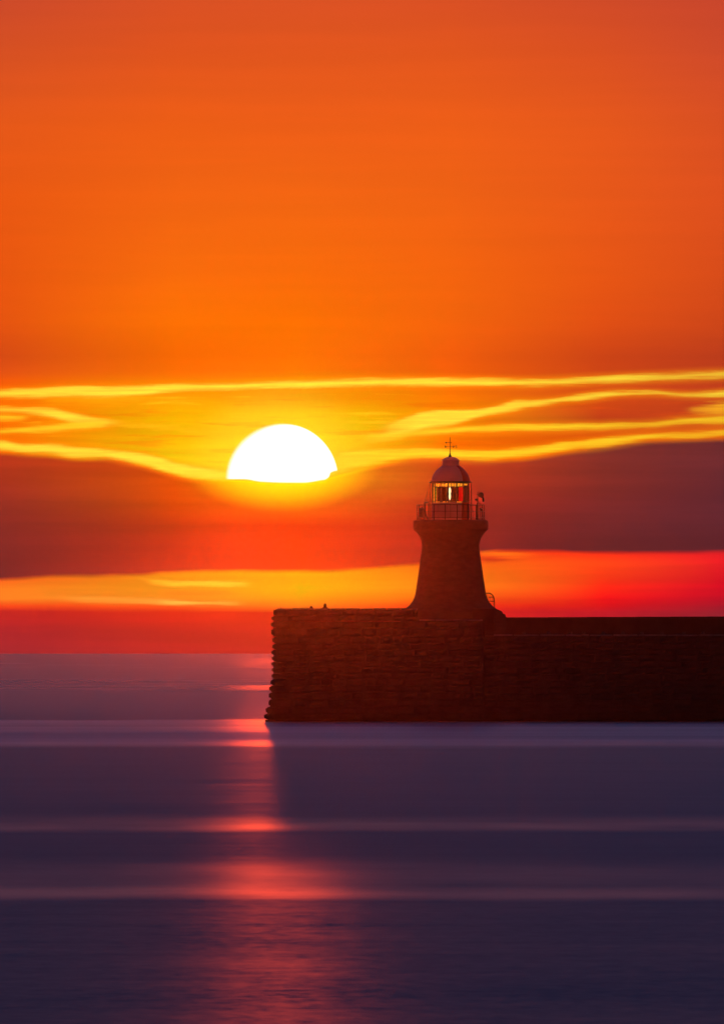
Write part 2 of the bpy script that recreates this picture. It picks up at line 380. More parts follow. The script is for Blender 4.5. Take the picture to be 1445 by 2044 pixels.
# ------------------------------------------------------------------ sea
def sea_material():
    m = bpy.data.materials.new('sea_water'); m.use_nodes = True; gg = G(m.node_tree); b = m.node_tree.nodes['Principled BSDF']
    tcn = gg.new('ShaderNodeTexCoord'); s3 = gg.new('ShaderNodeSeparateXYZ'); gg.l.new(tcn.outputs['Object'], s3.inputs[0])
    x, y = E(gg, s3.outputs[0]), E(gg, s3.outputs[1])
    # swell and surf lie in long lines parallel to the shore
    n1 = gg.noise(gg.xyz(x * 0.004, y * 0.03, 0.0), 1.0, 4, .55)
    n2 = gg.noise(gg.xyz(x * 0.02, y * 0.16, 3.0), 1.0, 4, .6)
    n3 = gg.noise(gg.xyz(x * 1.5, y * .42 + x * 0.05, 9.0), 1.0, 6, .68)
    n4 = gg.noise(gg.xyz(x * 0.12, y * .04, 15.0), 1.0, 3, .55)
    yw = y + (gg.noise(gg.xyz(x * .07, y * .015, 7.0), 1.0, 3, .5) - .5) * (y * .035)
    def line(y0, y1, s0, s1):                     # soft band between two distances from the shore
        return gg.step(yw, y0, y0 + s0) * gg.step(yw, y1, y1 - s1)
    bands = [line(*q) * w for q, w in SEA_BANDS]
    calm = bands[0]
    for k in bands[1:]: calm = gg.m('MAXIMUM', calm, k)
    calm = calm * gg.lin(n4, .3, .7, .55, 1.25) * gg.lin(n1, .3, .7, .7, 1.2)
    rip = (n3 - .5) * gg.lin(y, 150.0, 700.0, 1.0, 0.0)
    ro = gg.curve(y, ROUGH, 0.0, 5000.0, 0.0, 1.0) + (n1 - .5) * .06 + (n2 - .5) * .03
    foam = calm * FOAM_K + line(yd(1497), yd(1437), 45, 8) * .65 * gg.lin(n1, .3, .7, .5, 1.3)
    gg.put(b.inputs['Roughness'], gg.m('MAXIMUM', ro, .08))
    col = gg.mix(foam, (.018, .010, .028, 1), (.62, .58, .66, 1))
    gg.put(b.inputs['Base Color'], col); b.inputs['IOR'].default_value = 1.333
    # lobe 1: wave faces leaning towards the shore, lobe 2: the flat backs of the waves that carry the sun's path
    nr = gg.new('ShaderNodeCombineXYZ'); gg.put(nr.inputs[1], (n2 - .5) * 0.05 + (n1 - .5) * .06 + rip * .015 - gg.curve(y, TILT, 0.0, 5000.0, 0.0, 1.0)); nr.inputs[2].default_value = 1
    vn = gg.new('ShaderNodeVectorMath', operation='NORMALIZE'); gg.l.new(nr.outputs[0], vn.inputs[0])
    gg.l.new(vn.outputs[0], b.inputs['Normal'])
    b2 = gg.new('ShaderNodeBsdfPrincipled'); gg.put(b2.inputs['Base Color'], col); b2.inputs['IOR'].default_value = 1.333
    gg.put(b2.inputs['Roughness'], gg.curve(y, ROUGH2, 0.0, 5000.0, 0.0, 1.0) + (n1 - .5) * .05)
    w = gg.curve(y, FLAT, 0.0, 5000.0, 0.0, 1.0) * gg.m('MAXIMUM', 1.0 + (n2 - .5) * 2.0 + (n1 - .5) * 2.0 + (n4 - .5) * 2.0 + rip * 4.8, .1) + calm * CALM_K
    mx = gg.new('ShaderNodeMixShader'); gg.put(mx.inputs[0], gg.m('MAXIMUM', gg.m('MINIMUM', w, 1.0), 0.0))
    gg.l.new(b.outputs[0], mx.inputs[1]); gg.l.new(b2.outputs[0], mx.inputs[2])
    gg.l.new(mx.outputs[0], m.node_tree.nodes['Material Output'].inputs[0])
    return m
def yd(py): return CAM_H / ((py - H0) * A)        # distance at which the sea shows at a photo row
SEA_BANDS = [((yd(1463), yd(1436), 40, 8), .6), ((yd(1494), yd(1474), 22, 45), .7), ((yd(1665), yd(1622), 17, 48), .75),
             ((yd(1806), yd(1706), 16, 32), .34), ((yd(1804), yd(1750), 13, 30), .9), ((yd(1380), yd(1366), 60, 60), .22), ((yd(1335), yd(1310), 300, 400), .08)]
ROUGH = [(0,.42),(200,.42),(400,.40),(700,.38),(1000,.36),(1300,.30),(2500,.26),(5000,.26)]
TILT = [(0,.17),(200,.17),(400,.15),(700,.09),(1000,.06),(1300,.035),(2500,.02),(5000,.02)]
ROUGH2 = [(0,.36),(200,.36),(400,.33),(700,.32),(1000,.30),(1500,.28),(2500,.28),(5000,.28)]
FLAT = [(0,.20),(200,.20),(330,.17),(400,.10),(480,.08),(700,.10),(1000,.12),(1250,.06),(1500,.03),(2500,.01),(5000,.005)]
CALM_K = 1.0; FOAM_K = .08
bm = NB()
radii = [20, 60, 110, 150, 190, 240, 300, 380, 480, 600, 760, 950, 1150, 1400, 1800, 2300, 2900, SEA_R]
NS = 240; c0 = bm.verts.new((0, 0, 0)); prev = None
for rr in radii:
    ring = [bm.verts.new((rr * math.cos(2*math.pi*i/NS), rr * math.sin(2*math.pi*i/NS), 0)) for i in range(NS)]
    for i in range(NS):
        j = (i + 1) % NS
        bm.faces.new((c0, ring[i], ring[j]) if prev is None else (prev[i], ring[i], ring[j], prev[j]))
    prev = ring
tag(link_mesh('sea', bm, sea_material()), kind='structure')

# ------------------------------------------------------------------ pier
YF = 1054.0                                        # front face of the pier head
LY = 1064.0                                        # axis of the lighthouse
def X(px, Y=YF): return PX(px, Y)
def Z(py, Y=YF): return PZ(py, Y)
pier = empty('stone_pier', (X(1000), YF, 0), 'dark rough stone pier running out into the sea under the lighthouse', 'pier')
pier_o = Vector(pier.location)
def pchild(name, bm, m, smooth=None):
    bmesh.ops.translate(bm, verts=bm.verts, vec=-pier_o)
    return link_mesh(name, bm, m, pier, smooth)
rnd = random.Random(11)
def block(bm, c, ux, un, w, h, d, bulge):
    """rock-faced stone: back at c, faces along un, w wide along ux, h high"""
    up = Vector((0, 0, 1)); nu, nvv = 5, 5; gridv = []
    for j in range(nvv):
        row = []
        for i in range(nu):
            a = i / (nu - 1) * 2 - 1; e = j / (nvv - 1) * 2 - 1
            k = max(0, 1 - abs(a) ** 4) ** .5 * max(0, 1 - abs(e) ** 4) ** .5
            off = d + bulge * k * (1 + rnd.uniform(-.35, .35)) if (0 < i < nu-1 and 0 < j < nvv-1) else d * .35
            row.append(bm.verts.new(c + ux * (a * w / 2) + up * (e * h / 2) + un * off))
        gridv.append(row)
    for j in range(nvv - 1):
        for i in range(nu - 1):
            bm.faces.new((gridv[j][i], gridv[j][i+1], gridv[j+1][i+1], gridv[j+1][i]))
    back = [bm.verts.new(v.co - un * (d * .35 + .05)) for v in (gridv[0][0], gridv[0][-1], gridv[-1][-1], gridv[-1][0])]
    cs = [[gridv[0][i] for i in range(nu)], [gridv[j][-1] for j in range(nvv)], [gridv[-1][i] for i in range(nu-1, -1, -1)], [gridv[j][0] for j in range(nvv-1, -1, -1)]]
    for k in range(4): bm.faces.new([back[(k+1) % 4], back[k]][::1] + cs[k])
rows = [1437,1426,1412,1396,1382,1369,1356,1344,1332,1320.6,1309,1297,1285,1271,1253.5,1240]
left = [527.8,530.6,536.5,537.6,537.6,540.5,542.6,543,542.3,543,542.3,544,544.7,542,542.3]
# head wall: core + rock-faced courses on the front, the sea end and the inner end
xl, xr = X(549), X(965)
bm = NB()
box(bm, xl + .1, xr - .05, YF + .1, YF + 17, -2.5, Z(1240) - .02)
zz = [-1.2] + [Z(r_) for r_ in rows[0:]]
zz[1] = Z(1437)
for k in range(len(zz) - 1):
    z0, z1 = zz[k], zz[k+1]; h = z1 - z0
    lx = X(left[max(0, k - 1)]) if k > 0 else X(526)
    # front
    xx = lx + .12
    while xx < xr:
        w = rnd.uniform(.9, 2.1); w = min(w, xr - xx)
        if w < .3: break
        block(bm, Vector((xx + w/2, YF + .1, (z0+z1)/2)), Vector((1,0,0)), Vector((0,-1,0)), w - .03, h - .03, .12, .06); xx += w
    # sea end (the silhouette)
    yy = YF + .0
    while yy < YF + 16.5:
        w = rnd.uniform(1.0, 2.0)
        block(bm, Vector((lx + .42, yy + w/2, (z0+z1)/2)), Vector((0,-1,0)), Vector((-1,0,0)), w - .03, h - .02, .16, .26); yy += w
    if lx + .42 > xl: pass
    box(bm, lx + .40, xl + .6, YF + .12, YF + 16.4, z0 + .02, z1 - .02)
pchild('head_wall', bm, M['stone'])
# parapet on the head, with worn coping stones along its top
bm = NB()
box(bm, X(551), X(834), YF + .12, YF + 1.5, Z(1240), Z(1218))
box(bm, X(551), X(551) + 1.2, YF + 1.5, YF + 16, Z(1240), Z(1218))
z0 = Z(1240)
for za, zb in ((Z(1240), Z(1229)), (Z(1229), Z(1218))):
    xx = X(546)
    while xx < X(834):
        w = min(rnd.uniform(.9, 2.0), X(834) - xx)
        if w < .3: break
        block(bm, Vector((xx + w/2, YF + .12, (za+zb)/2)), Vector((1,0,0)), Vector((0,-1,0)), w - .03, zb - za - .02, .12, .06); xx += w
    yy = YF
    while yy < YF + 15.5:
        w = rnd.uniform(1.0, 2.0)
        block(bm, Vector((X(551), yy + w/2, (za+zb)/2)), Vector((0,-1,0)), Vector((-1,0,0)), w - .03, zb - za - .02, .14, .22 if za == z0 else .10); yy += w
pchild('parapet', bm, M['stone'])
bm = NB()
xs = [553, 583, 628, 660, 690, 720, 745, 772, 800, 834]
for i in range(len(xs) - 1):
    top = Z(1214.6 + rnd.uniform(-.7, .9))
    box(bm, X(xs[i]) + .02, X(xs[i+1]) - .02, YF + .03, YF + 1.6, Z(1218) + .004, top, .09)
box(bm, X(549.5), X(553), YF + .2, YF + 1.5, Z(1218) + .004, Z(1216.2), .06)
for i in range(6):
    box(bm, X(551) + .02, X(551) + 1.15, YF + 1.65 + i * 2.4, YF + 4.0 + i * 2.4, Z(1218) + .004, Z(1215.5 + rnd.uniform(-.5, .6)), .09)
pchild('parapet_coping', bm, M['coping'])
bm = NB()
for a_, b_ in ((836, 868), (868, 903), (903, 935), (935, 964)):
    box(bm, X(a_) + .02, X(b_) - .02, YF - .06, YF + 1.2, Z(1240) + .004, Z(1236.6), .05)
pchild('head_coping', bm, M['coping'])
# recess with the steps, and the sloping buttress beyond it
YW = YF + 3.0
bm = NB()
box(bm, PX(965, YW) - 1.0, PX(987, YW), YW, YW + 14, -2.5, PZ(1215.5, YW))
pchild('stair_recess', bm, M['stone'])
bm = NB()
for k in range(7):
    box(bm, PX(966, YW) + .05, PX(986, YW) - .05, YW - .35 * (7 - k), YW - .35 * (6 - k) - .003, Z(1267) - .1, PZ(1267 - (k + 1) * 3.9, YW))
pchild('steps', bm, M['stone'])
bm = NB()
YB = YF + 1.4
prof = [(987, 1300), (987, 1213.8), (992, 1216.3), (1000, 1219.6), (1002.5, 1222), (1004.3, 1225.6), (1008, 1226), (1010.5, 1233), (1010.5, 1300)]
fr = [bm.verts.new((PX(a_, YB), YB, PZ(b_, YB))) for a_, b_ in prof]; bk = [bm.verts.new(v.co + Vector((0, 9, 0))) for v in fr]
bm.faces.new(fr[::-1]); bm.faces.new(bk)
for i in range(len(fr)): bm.faces.new((fr[i], fr[(i+1) % len(fr)], bk[(i+1) % len(fr)], bk[i]))
bmesh.ops.recalc_face_normals(bm, faces=bm.faces)
pchild('buttress', bm, M['tower'])
# walkway wall to the right
XR = X(1445) + 60
bm = NB()
YK = YF + .8
box(bm, X(963), XR, YK + .1, YK + 12, -2.5, PZ(1270, YK))
rows2 = [1450, 1437, 1424, 1411, 1398, 1385, 1372, 1359, 1346, 1333, 1320, 1308, 1296, 1284, 1270]
for k in range(len(rows2) - 1):
    z0, z1 = PZ(rows2[k], YK), PZ(rows2[k+1], YK); xx = X(964) + rnd.uniform(0, .2)
    while xx < XR:
        w = min(rnd.uniform(.9, 2.2), XR - xx)
        if w < .3: break
        block(bm, Vector((xx + w/2, YK + .1, (z0+z1)/2)), Vector((1,0,0)), Vector((0,-1,0)), w - .03, z1 - z0 - .03, .10, .06); xx += w
pchild('walkway_wall', bm, M['stone'])
bm = NB(); xx = PX(967, YK)
while xx < XR:
    w = rnd.uniform(2.0, 2.7); dz = rnd.uniform(-.02, .02)
    box(bm, xx + .05, xx + w - .05, YK - .12, YK + 1.3, PZ(1270, YK) + .004, PZ(1266.4, YK) + dz, .04); xx += w
pchild('walkway_coping', bm, M['coping'])
bm = NB(); YP = YF + 9.5
box(bm, PX(1003, YP), XR, YP, YP + 1.6, 4, PZ(1234.5, YP))
xx = PX(1003, YP)
k = 0
while xx < XR:
    w = rnd.uniform(3, 5); box(bm, xx + .01, xx + w - .01, YP - .08, YP + 1.7, PZ(1234.5, YP) + .004, PZ(1232.4 - min(1.6, k * .35), YP), .03); xx += w; k += 1
pchild('rear_parapet', bm, M['stone'])
ORD = ['first', 'second', 'third', 'fourth', 'fifth', 'sixth', 'seventh', 'eighth', 'ninth', 'tenth']
proto = None
for i, px in enumerate((1046, 1095, 1139, 1166, 1204, 1243, 1282, 1322, 1365, 1403)):
    if proto is None:
        bm = NB(); tube(bm, (0, 0, 0), (0, 0, .15), .14, .12, 10, False); tube(bm, (0, 0, .15), (0, 0, .21), .17, .14, 10)
        proto = o = link_mesh('bollard', bm, M['iron'])
    else:
        o = proto.copy(); COL.objects.link(o)
    o.location = (PX(px, YK), YK + .35, PZ(1266.4, YK) + .01)
    tag(o, 'short iron bollard on the pier walkway kerb, ' + ORD[i] + ' from the lighthouse', 'bollard', 'bollards along the pier walkway edge')

# ------------------------------------------------------------------ lighthouse
def lx(px): return PX(px, LY)
def lz(py): return PZ(py, LY)
SCL = A * LY
CX = PX(899.5, LY)
zb = lz(1240)
lh = empty('lighthouse', (CX, LY, zb), 'lighthouse with flared stone tower, white domed lantern room and lit lamp on the pier end', 'lighthouse')
def lchild(name, bm, m, smooth=None, parent=None):
    bmesh.ops.translate(bm, verts=bm.verts, vec=(-CX, -LY, -zb))
    return link_mesh(name, bm, m, parent or lh, smooth)
def prof_(pts): return [(r_ * SCL, lz(y_)) for r_, y_ in pts]
C3 = (CX, LY, 0)
bm = NB()
lathe(bm, prof_([(101,1241),(98,1228),(95,1221),(91,1215.5),(87.5,1212.5),(82.5,1208.5),(78.8,1204),(76,1200),(73,1194),(71,1187.5),(69.6,1180),(68.3,1172),(66.6,1160),
   (64.6,1147),(62.6,1133),(61,1121),(59.3,1110),(58,1101),(57.5,1094),(57.6,1086.6),(58.8,1080),(61,1073.5),(63.6,1069),(66.8,1064.5),(70,1061),(74.2,1057)]), 96, cz=C3)
lchild('tower', bm, M['tower'], 60)
bm = NB()
lathe(bm, prof_([(74.2,1057.0),(74.6,1056),(74.6,1042),(73.8,1039.5),(71.5,1038),(0,1037.6)]), 96, cz=C3)
lchild('gallery_slab', bm, M['tower'], 50)
# lantern room
bm = NB(); lathe(bm, prof_([(38.5,1038),(38.5,1035.5),(37.6,1035),(37.6,1006),(39,1005.6),(39,1003.6),(37,1003.4)]), 64, R(5), R(305), cz=C3)
lchild('lantern_base', bm, M['white'], 50)
bm = NB(); lathe(bm, prof_([(38.5,1038),(38.5,1035.5),(37.8,1035),(37.8,1006),(39,1005.6),(39,1003.6),(37,1003.4)]), 24, R(-55), R(5), cz=C3)
lchild('dark_panel', bm, M['darkred'], 50)  # base plates darker and redder over the right-hand sector
for k in range(9):                                  # upright seams of the base plates
    a_ = R(-175 + k * 21); x_ = CX + 37.9 * SCL * math.cos(a_); y_ = LY + 37.9 * SCL * math.sin(a_)
    bm = NB(); tube(bm, (x_, y_, lz(1035)), (x_, y_, lz(1021 if k % 2 else 1006)), .018, .018, 6); lchild('seam', bm, M['grey'])
# eaves and dome
bm = NB(); lathe(bm, prof_([(36,964.5),(42.6,963.8),(43.2,962.6),(42.6,961.4),(38.5,960.6)]), 64, cz=C3)
lchild('eaves', bm, M['iron'], 50)
dome = [(38.6,961.0),(38.4,959),(37.9,956),(36.9,952.5),(35.5,949),(33.6,945.4),(31.2,941.8),(28.2,938.2),(24.8,935),(21.2,932.3),(18.6,930.6),(17.0,929.3)]
bm = NB(); lathe(bm, prof_(dome), 72, R(5), R(308), cz=C3)
lchild('dome', bm, M['white'], 60)
bm = NB(); lathe(bm, prof_([(r_ + .15, y_ - .1) for r_, y_ in dome]), 28, R(-52), R(5), cz=C3)
lchild('dark_dome_panel', bm, M['darkred'], 60)  # dome darker and redder over the same sector
bm = NB(); lathe(bm, prof_([(17.4,931),(16.8,929.5),(16.8,920.2),(18.6,919.9),(18.9,918.9),(16.8,918.6),(15,916),(11.5,913.8),(7,912.2),(0,911.2)]), 40, cz=C3)
cowl = lchild('vent_cowl', bm, M['white'], 40)
bm = NB(); XS = PX(898.2, LY)
tube(bm, (XS, LY, lz(912.5)), (XS, LY, lz(907)), .16, .07, 10); tube(bm, (XS, LY, lz(907)), (XS, LY, lz(903)), .07, .035, 10)
tube(bm, (XS, LY, lz(903)), (XS, LY, lz(872.5)), .036, .022, 8)
vane = lchild('weather_vane', bm, M['iron'])
bm = NB(); za = lz(883.2)
tube(bm, (XS - 8.5*SCL, LY, za), (XS + 2.2*SCL, LY, za), .022, .022, 6); tube(bm, (XS - 6.6*SCL, LY, za), (XS - 9.8*SCL, LY, za), .10, .01, 8)
tube(bm, (XS + 1.2*SCL, LY, za), (XS + 2.6*SCL, LY, za), .05, .05, 8)
lchild('arrow', bm, M['iron'], None, vane)
# cardinal arms and letters built from bars
bm = NB(); zc = lz(891.5)
def stroke(bm, o, u, pts, k, r_=.018):
    P = [o + u * (a_ * k) + Vector((0, 0, b_ * k)) for a_, b_ in pts]
    for p, q in zip(P, P[1:]): tube(bm, p, q, r_, r_, 6)
letters = {'N': [(-.5,-.7),(-.5,.7),(.5,-.7),(.5,.7)], 'E': [(.5,.7),(-.5,.7),(-.5,0),(.3,0),(-.5,0),(-.5,-.7),(.5,-.7)],
           'S': [(.5,.6),(.2,.75),(-.35,.7),(-.5,.4),(-.3,.08),(.3,-.08),(.5,-.4),(.35,-.7),(-.2,-.75),(-.5,-.6)],
           'W': [(-.6,.7),(-.3,-.7),(0,.3),(.3,-.7),(.6,.7)]}
for ch, ang, ln in (('S', -22, 13.4), ('N', 158, 9.8), ('W', -68 + 20, 10.0), ('E', 132, 9.0)):
    d_ = Vector((math.cos(R(ang)), math.sin(R(ang)), 0)); c_ = Vector((XS, LY, zc))
    tube(bm, c_, c_ + d_ * ln * SCL * .78, .018, .018, 6)
    if ch == 'E': continue
    if ch == 'N': stroke(bm, c_ + d_ * ln * SCL, Vector((.55, .8, 0)), letters[ch], .13)
    else: stroke(bm, c_ + d_ * ln * SCL, d_, letters[ch], .13)
lchild('cardinal_letters', bm, M['iron'], None, vane)
# glazing
ZG0, ZG1 = lz(1003.4), lz(964)
NB_ = 14
bars = [R(-180 + 5 + k * 360 / NB_) for k in range(NB_)]
def arc_panel(rad, a0, a1, z0, z1, th=.02, seg=4):
    bm = NB(); lathe(bm, [(rad, z0), (rad, z1)], seg, a0, a1, cz=C3); return bm
for k in range(NB_):
    a0 = bars[k]; a1 = a0 + R(360 / NB_); x_ = CX + 36.6 * SCL * math.cos(a0); y_ = LY + 36.6 * SCL * math.sin(a0)
    bm = NB(); tube(bm, (x_, y_, ZG0), (x_, y_, ZG1), .045, .045, 6)
    for zr in (lz(972.2), lz(1001)):
        P = [(CX + 36.4 * SCL * math.cos(a0 + (a1-a0) * t/4), LY + 36.4 * SCL * math.sin(a0 + (a1-a0) * t/4), zr) for t in range(5)]
        path(bm, P, .02, 5)
    lchild('glazing_bar', bm, M['iron'])
    lchild('pane', arc_panel(36.3 * SCL, a0 + .01, a1 - .01, ZG0, ZG1), M['glass'], 60)
# lens drum with bull's eye lamp
bm = NB(); lathe(bm, prof_([(0,1002),(24.5,1002),(24.5,1000.2),(20,1000)]), 40, cz=C3)
lens = lchild('lens', bm, M['bronze'], 40)
bm = NB(); lathe(bm, prof_([(20,972.6),(24.5,972.4),(24.5,970.8),(14,967.5),(0,967)]), 40, cz=C3); lchild('lens_cap', bm, M['bronze'], 40, lens)
bm = NB()
lp = []
for k in range(28):
    z_ = 972.4 + k * 1.0; lp += [(23.6, z_), (24.4, z_ + .8)]
lathe(bm, prof_(lp[::-1]), 48, cz=C3); lchild('lens_prisms', bm, M['darkglass'], 40, lens)
for a_ in range(0, 360, 30):
    if a_ == 270: continue
    bm = NB()
    x_ = CX + 24.6 * SCL * math.cos(R(a_ + 10)); y_ = LY + 24.6 * SCL * math.sin(R(a_ + 10)); tube(bm, (x_, y_, lz(1001)), (x_, y_, lz(972)), .05, .05, 6); lchild('lens_rib', bm, M['bronze'], None, lens)
bm = NB(); xl_ = PX(897.6, LY) ; yl_ = LY - 25.4 * SCL
pr = [(0,999),(.9,997),(1.9,992.5),(1.8,989),(1.3,986),(2.3,981.5),(2.2,978),(1.2,974.2),(0,972)]
lathe(bm, [(r_ * SCL, lz(y_)) for r_, y_ in pr], 16, cz=(xl_, yl_, 0)); lchild('lamp', bm, M['lamp'], 60, lens)
# dark opaque screen behind the lens (landward blanking panels)
bm = NB(); lathe(bm, [(21 * SCL, lz(1001)), (21 * SCL, lz(973))], 40, R(0), R(180), cz=C3); lchild('screen', bm, M['bronze'], None, lens)
# prism rings and strips given their own glow for sky light in the panes
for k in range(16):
    a0 = R(-176 + k * 11.0); bm = NB(); lathe(bm, [(33 * SCL, lz(971.8 - (k % 3) * .4)), (33.4 * SCL, lz(965.4))], 2, a0, a0 + R(8.2), cz=C3); lchild('upper_prism_glow', bm, M['prism'])
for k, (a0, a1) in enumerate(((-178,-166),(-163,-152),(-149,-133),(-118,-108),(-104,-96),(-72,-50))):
    bm = NB(); lathe(bm, [(33 * SCL, lz(1003.0)), (33 * SCL, lz(1001.4))], 3, R(a0), R(a1), cz=C3); lchild('lower_prism_glow', bm, M['prism'])
bm = NB(); lathe(bm, [(34.5 * SCL, lz(1002.6)), (34.5 * SCL, lz(972.5))], 3, R(-172), R(-163), cz=C3); lchild('side_prism_glow', bm, M['prism'])
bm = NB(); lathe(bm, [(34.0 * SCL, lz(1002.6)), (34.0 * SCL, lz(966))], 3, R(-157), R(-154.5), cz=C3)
lchild('side_prism_glow', bm, M['prism'])
bm = NB(); lathe(bm, [(33.8 * SCL, lz(998)), (33.8 * SCL, lz(973))], 3, R(-154), R(-148), cz=C3); lchild('green_glass_glow', bm, M['greenglow'])  # green streak in the panes, its light put in as emission
bm = NB(); lathe(bm, [(33.5 * SCL, lz(1000.6)), (33.5 * SCL, lz(972.6))], 6, R(-62), R(-38.5), cz=C3); lchild('red_sector_glass', bm, M['redglow'])
bm = NB(); lathe(bm, [(33.2 * SCL, lz(1002.8)), (33.2 * SCL, lz(965))], 8, R(-38), R(20), cz=C3); lchild('blanking_panel', bm, M['iron'])
# curtain rings behind so that nothing looks straight through the drum
for a_ in (-168, -8): 
    bm = NB(); x_ = CX + 41.6 * SCL * math.cos(R(a_)); y_ = LY + 41.6 * SCL * math.sin(R(a_)); tube(bm, (x_, y_, lz(1038)), (x_, y_, lz(963)), .035 if a_ != -8 else .05, .035, 6); lchild('eaves_stay', bm, M['iron'])
# gallery railing
bm = NB(); RR = 67.3 * SCL
ring_tube(bm, CX, LY, lz(1008), RR, .028, 40)
rail = lchild('railing', bm, M['iron'])
for y_ in (1021, 1033.5):
    bm = NB(); ring_tube(bm, CX, LY, lz(y_), RR, .02, 40); lchild('lower_rail', bm, M['iron'], None, rail)
for k in range(18):
    a_ = R(k * 20 + 0.5); x_ = CX + RR * math.cos(a_); y_ = LY + RR * math.sin(a_)
    bm = NB(); tube(bm, (x_, y_, lz(1038.5)), (x_, y_, lz(1007.2)), .04, .034, 8); lchild('post', bm, M['iron'], None, rail)
# small lantern light at the rail with its wire stay
def thing_parts(name, org, label, cat, parts):
    t = empty(name, org, label, cat); o0 = Vector(org)
    for pn, bm, m, sm in parts:
        bmesh.ops.translate(bm, verts=bm.verts, vec=-o0); link_mesh(pn, bm, m, t, sm)
    return t
bm1 = NB(); yq = LY - 3.0 * 0
tube(bm1, (lx(847.5), LY - .9, lz(1038)), (lx(847.5), LY - .9, lz(1004)), .03); tube(bm1, (lx(855.2), LY - .9, lz(1038)), (lx(855.2), LY - .9, lz(1002)), .05)
bm2 = NB(); box(bm2, lx(846), lx(855.5), LY - 1.1, LY - .7, lz(1006), lz(1002.6), .03)
tube(bm2, (lx(850.5), LY - .9, lz(1002.6)), (lx(850.5), LY - .9, lz(1001.4)), .12, .06, 8)
bm3 = NB(); tube(bm3, (lx(846.5), LY - .9, lz(1003.5)), (lx(858), LY - .6, lz(965)), .016, .016, 5)
thing_parts('gallery_lamp', (lx(851), LY - .9, lz(1038)), 'small box lamp on two posts beside the bell, with a slanting wire stay', 'lamp',
            [('post', bm1, M['iron'], None), ('lamp_box', bm2, M['grey'], None), ('stay_wire', bm3, M['iron'], None)])
# fog bell
bm1 = NB(); bx_, by_ = lx(843), LY - 1.2
lathe(bm1, [(.42, lz(1032.3)), (.41, lz(1031)), (.34, lz(1027.5)), (.29, lz(1023)), (.27, lz(1018)), (.24, lz(1015.2)), (.12, lz(1014)), (0, lz(1013.7))], 28, cz=(bx_, by_, 0))
bm2 = NB(); bm4 = NB(); tube(bm4, (bx_, by_, lz(1014)), (bx_, by_, lz(1011.8)), .07, .05, 8)
tube(bm2, (bx_, by_, lz(1032.5)), (bx_, by_, lz(1034.2)), .09, .09, 8)
bm3 = NB()
for sx in (-1, 1):
    tube(bm3, (bx_ + sx * .48, by_ + .12, lz(1038)), (bx_ + sx * .12, by_ + .12, lz(1013.6)), .045, .035, 6)
    tube(bm3, (bx_ + sx * .14, by_ - .1, lz(1038)), (bx_ + sx * .14, by_ - .1, lz(1032)), .06, .06, 6)
tube(bm3, (bx_ - .3, by_ + .12, lz(1015)), (bx_ + .3, by_ + .12, lz(1015)), .04, .04, 6)
thing_parts('fog_bell', (bx_, by_, lz(1038)), 'dark hooded bell on short legs at the left end of the gallery', 'bell',
            [('bell', bm1, M['iron'], 50), ('clapper', bm2, M['iron'], None), ('finial', bm4, M['iron'], None), ('frame', bm3, M['iron'], None)])
# instrument mast
mx_, my_ = lx(953.2), LY - 1.0
bm1 = NB(); tube(bm1, (mx_, my_, lz(1038)), (mx_, my_, lz(1004)), .085, .075, 10); tube(bm1, (mx_, my_, lz(1004)), (mx_, my_, lz(981.5)), .05, .03, 8)
bm2 = NB(); tube(bm2, (lx(959.8), my_ - .18, lz(988.3)), (lx(959.8), my_ + .22, lz(988.3)), .23, .20, 18); tube(bm2, (mx_, my_, lz(988)), (lx(958), my_, lz(988)), .05, .05, 6)
tube(bm2, (lx(955.5), my_, lz(986)), (lx(957.5), my_, lz(992)), .08, .08, 8)
bm3 = NB(); box(bm3, lx(947.5), lx(953.6), my_ - .12, my_ + .12, lz(999.2), lz(995.6), .03)
tube(bm2, (lx(951), my_, lz(987.5)), (mx_, my_, lz(987.5)), .05, .05, 6)
bm4 = NB(); box(bm4, lx(962.2), lx(966.4), my_ - .12, my_ + .12, lz(1002), lz(993), .07); tube(bm4, (lx(960), my_, lz(993)), (lx(964.4), my_, lz(993)), .05, .05, 6)
bm5 = NB(); tube(bm5, (lx(957.4), my_ + .2, lz(1038)), (lx(957.4), my_ + .2, lz(1004)), .035, .03, 8); tube(bm5, (mx_, my_, lz(1004)), (lx(957.4), my_ + .2, lz(1004)), .03, .03, 6)
bm6 = NB(); tube(bm6, (lx(957), my_, lz(1015)), (lx(963.5), my_ - .05, lz(1018)), .04, .14, 10); tube(bm6, (lx(959.5), my_, lz(1014)), (lx(961), my_, lz(1020)), .07, .07, 8)
thing_parts('instrument_mast', (mx_, my_, lz(1038)), 'stout dark mast with round drum, boxes and horn at the right end of the gallery', 'mast',
            [('pole', bm1, M['iron'], None), ('round_drum', bm2, M['iron'], None), ('sensor_box', bm3, M['iron'], None), ('hanging_box', bm4, M['iron'], None),
             ('side_pole', bm5, M['iron'], None), ('horn', bm6, M['iron'], None)])
# hanging cable on the right rail
bm = NB(); P = [(lx(939 + 6.5 * math.sin(t / 10 * 2.2)), LY - 1.3, lz(1012 + 20 * t / 10)) for t in range(11)]
path(bm, P, .018, 5); tag(link_mesh('cable', bm, M['iron']), 'thin slack cable hanging between the lantern room and the right gallery railing', 'cable')

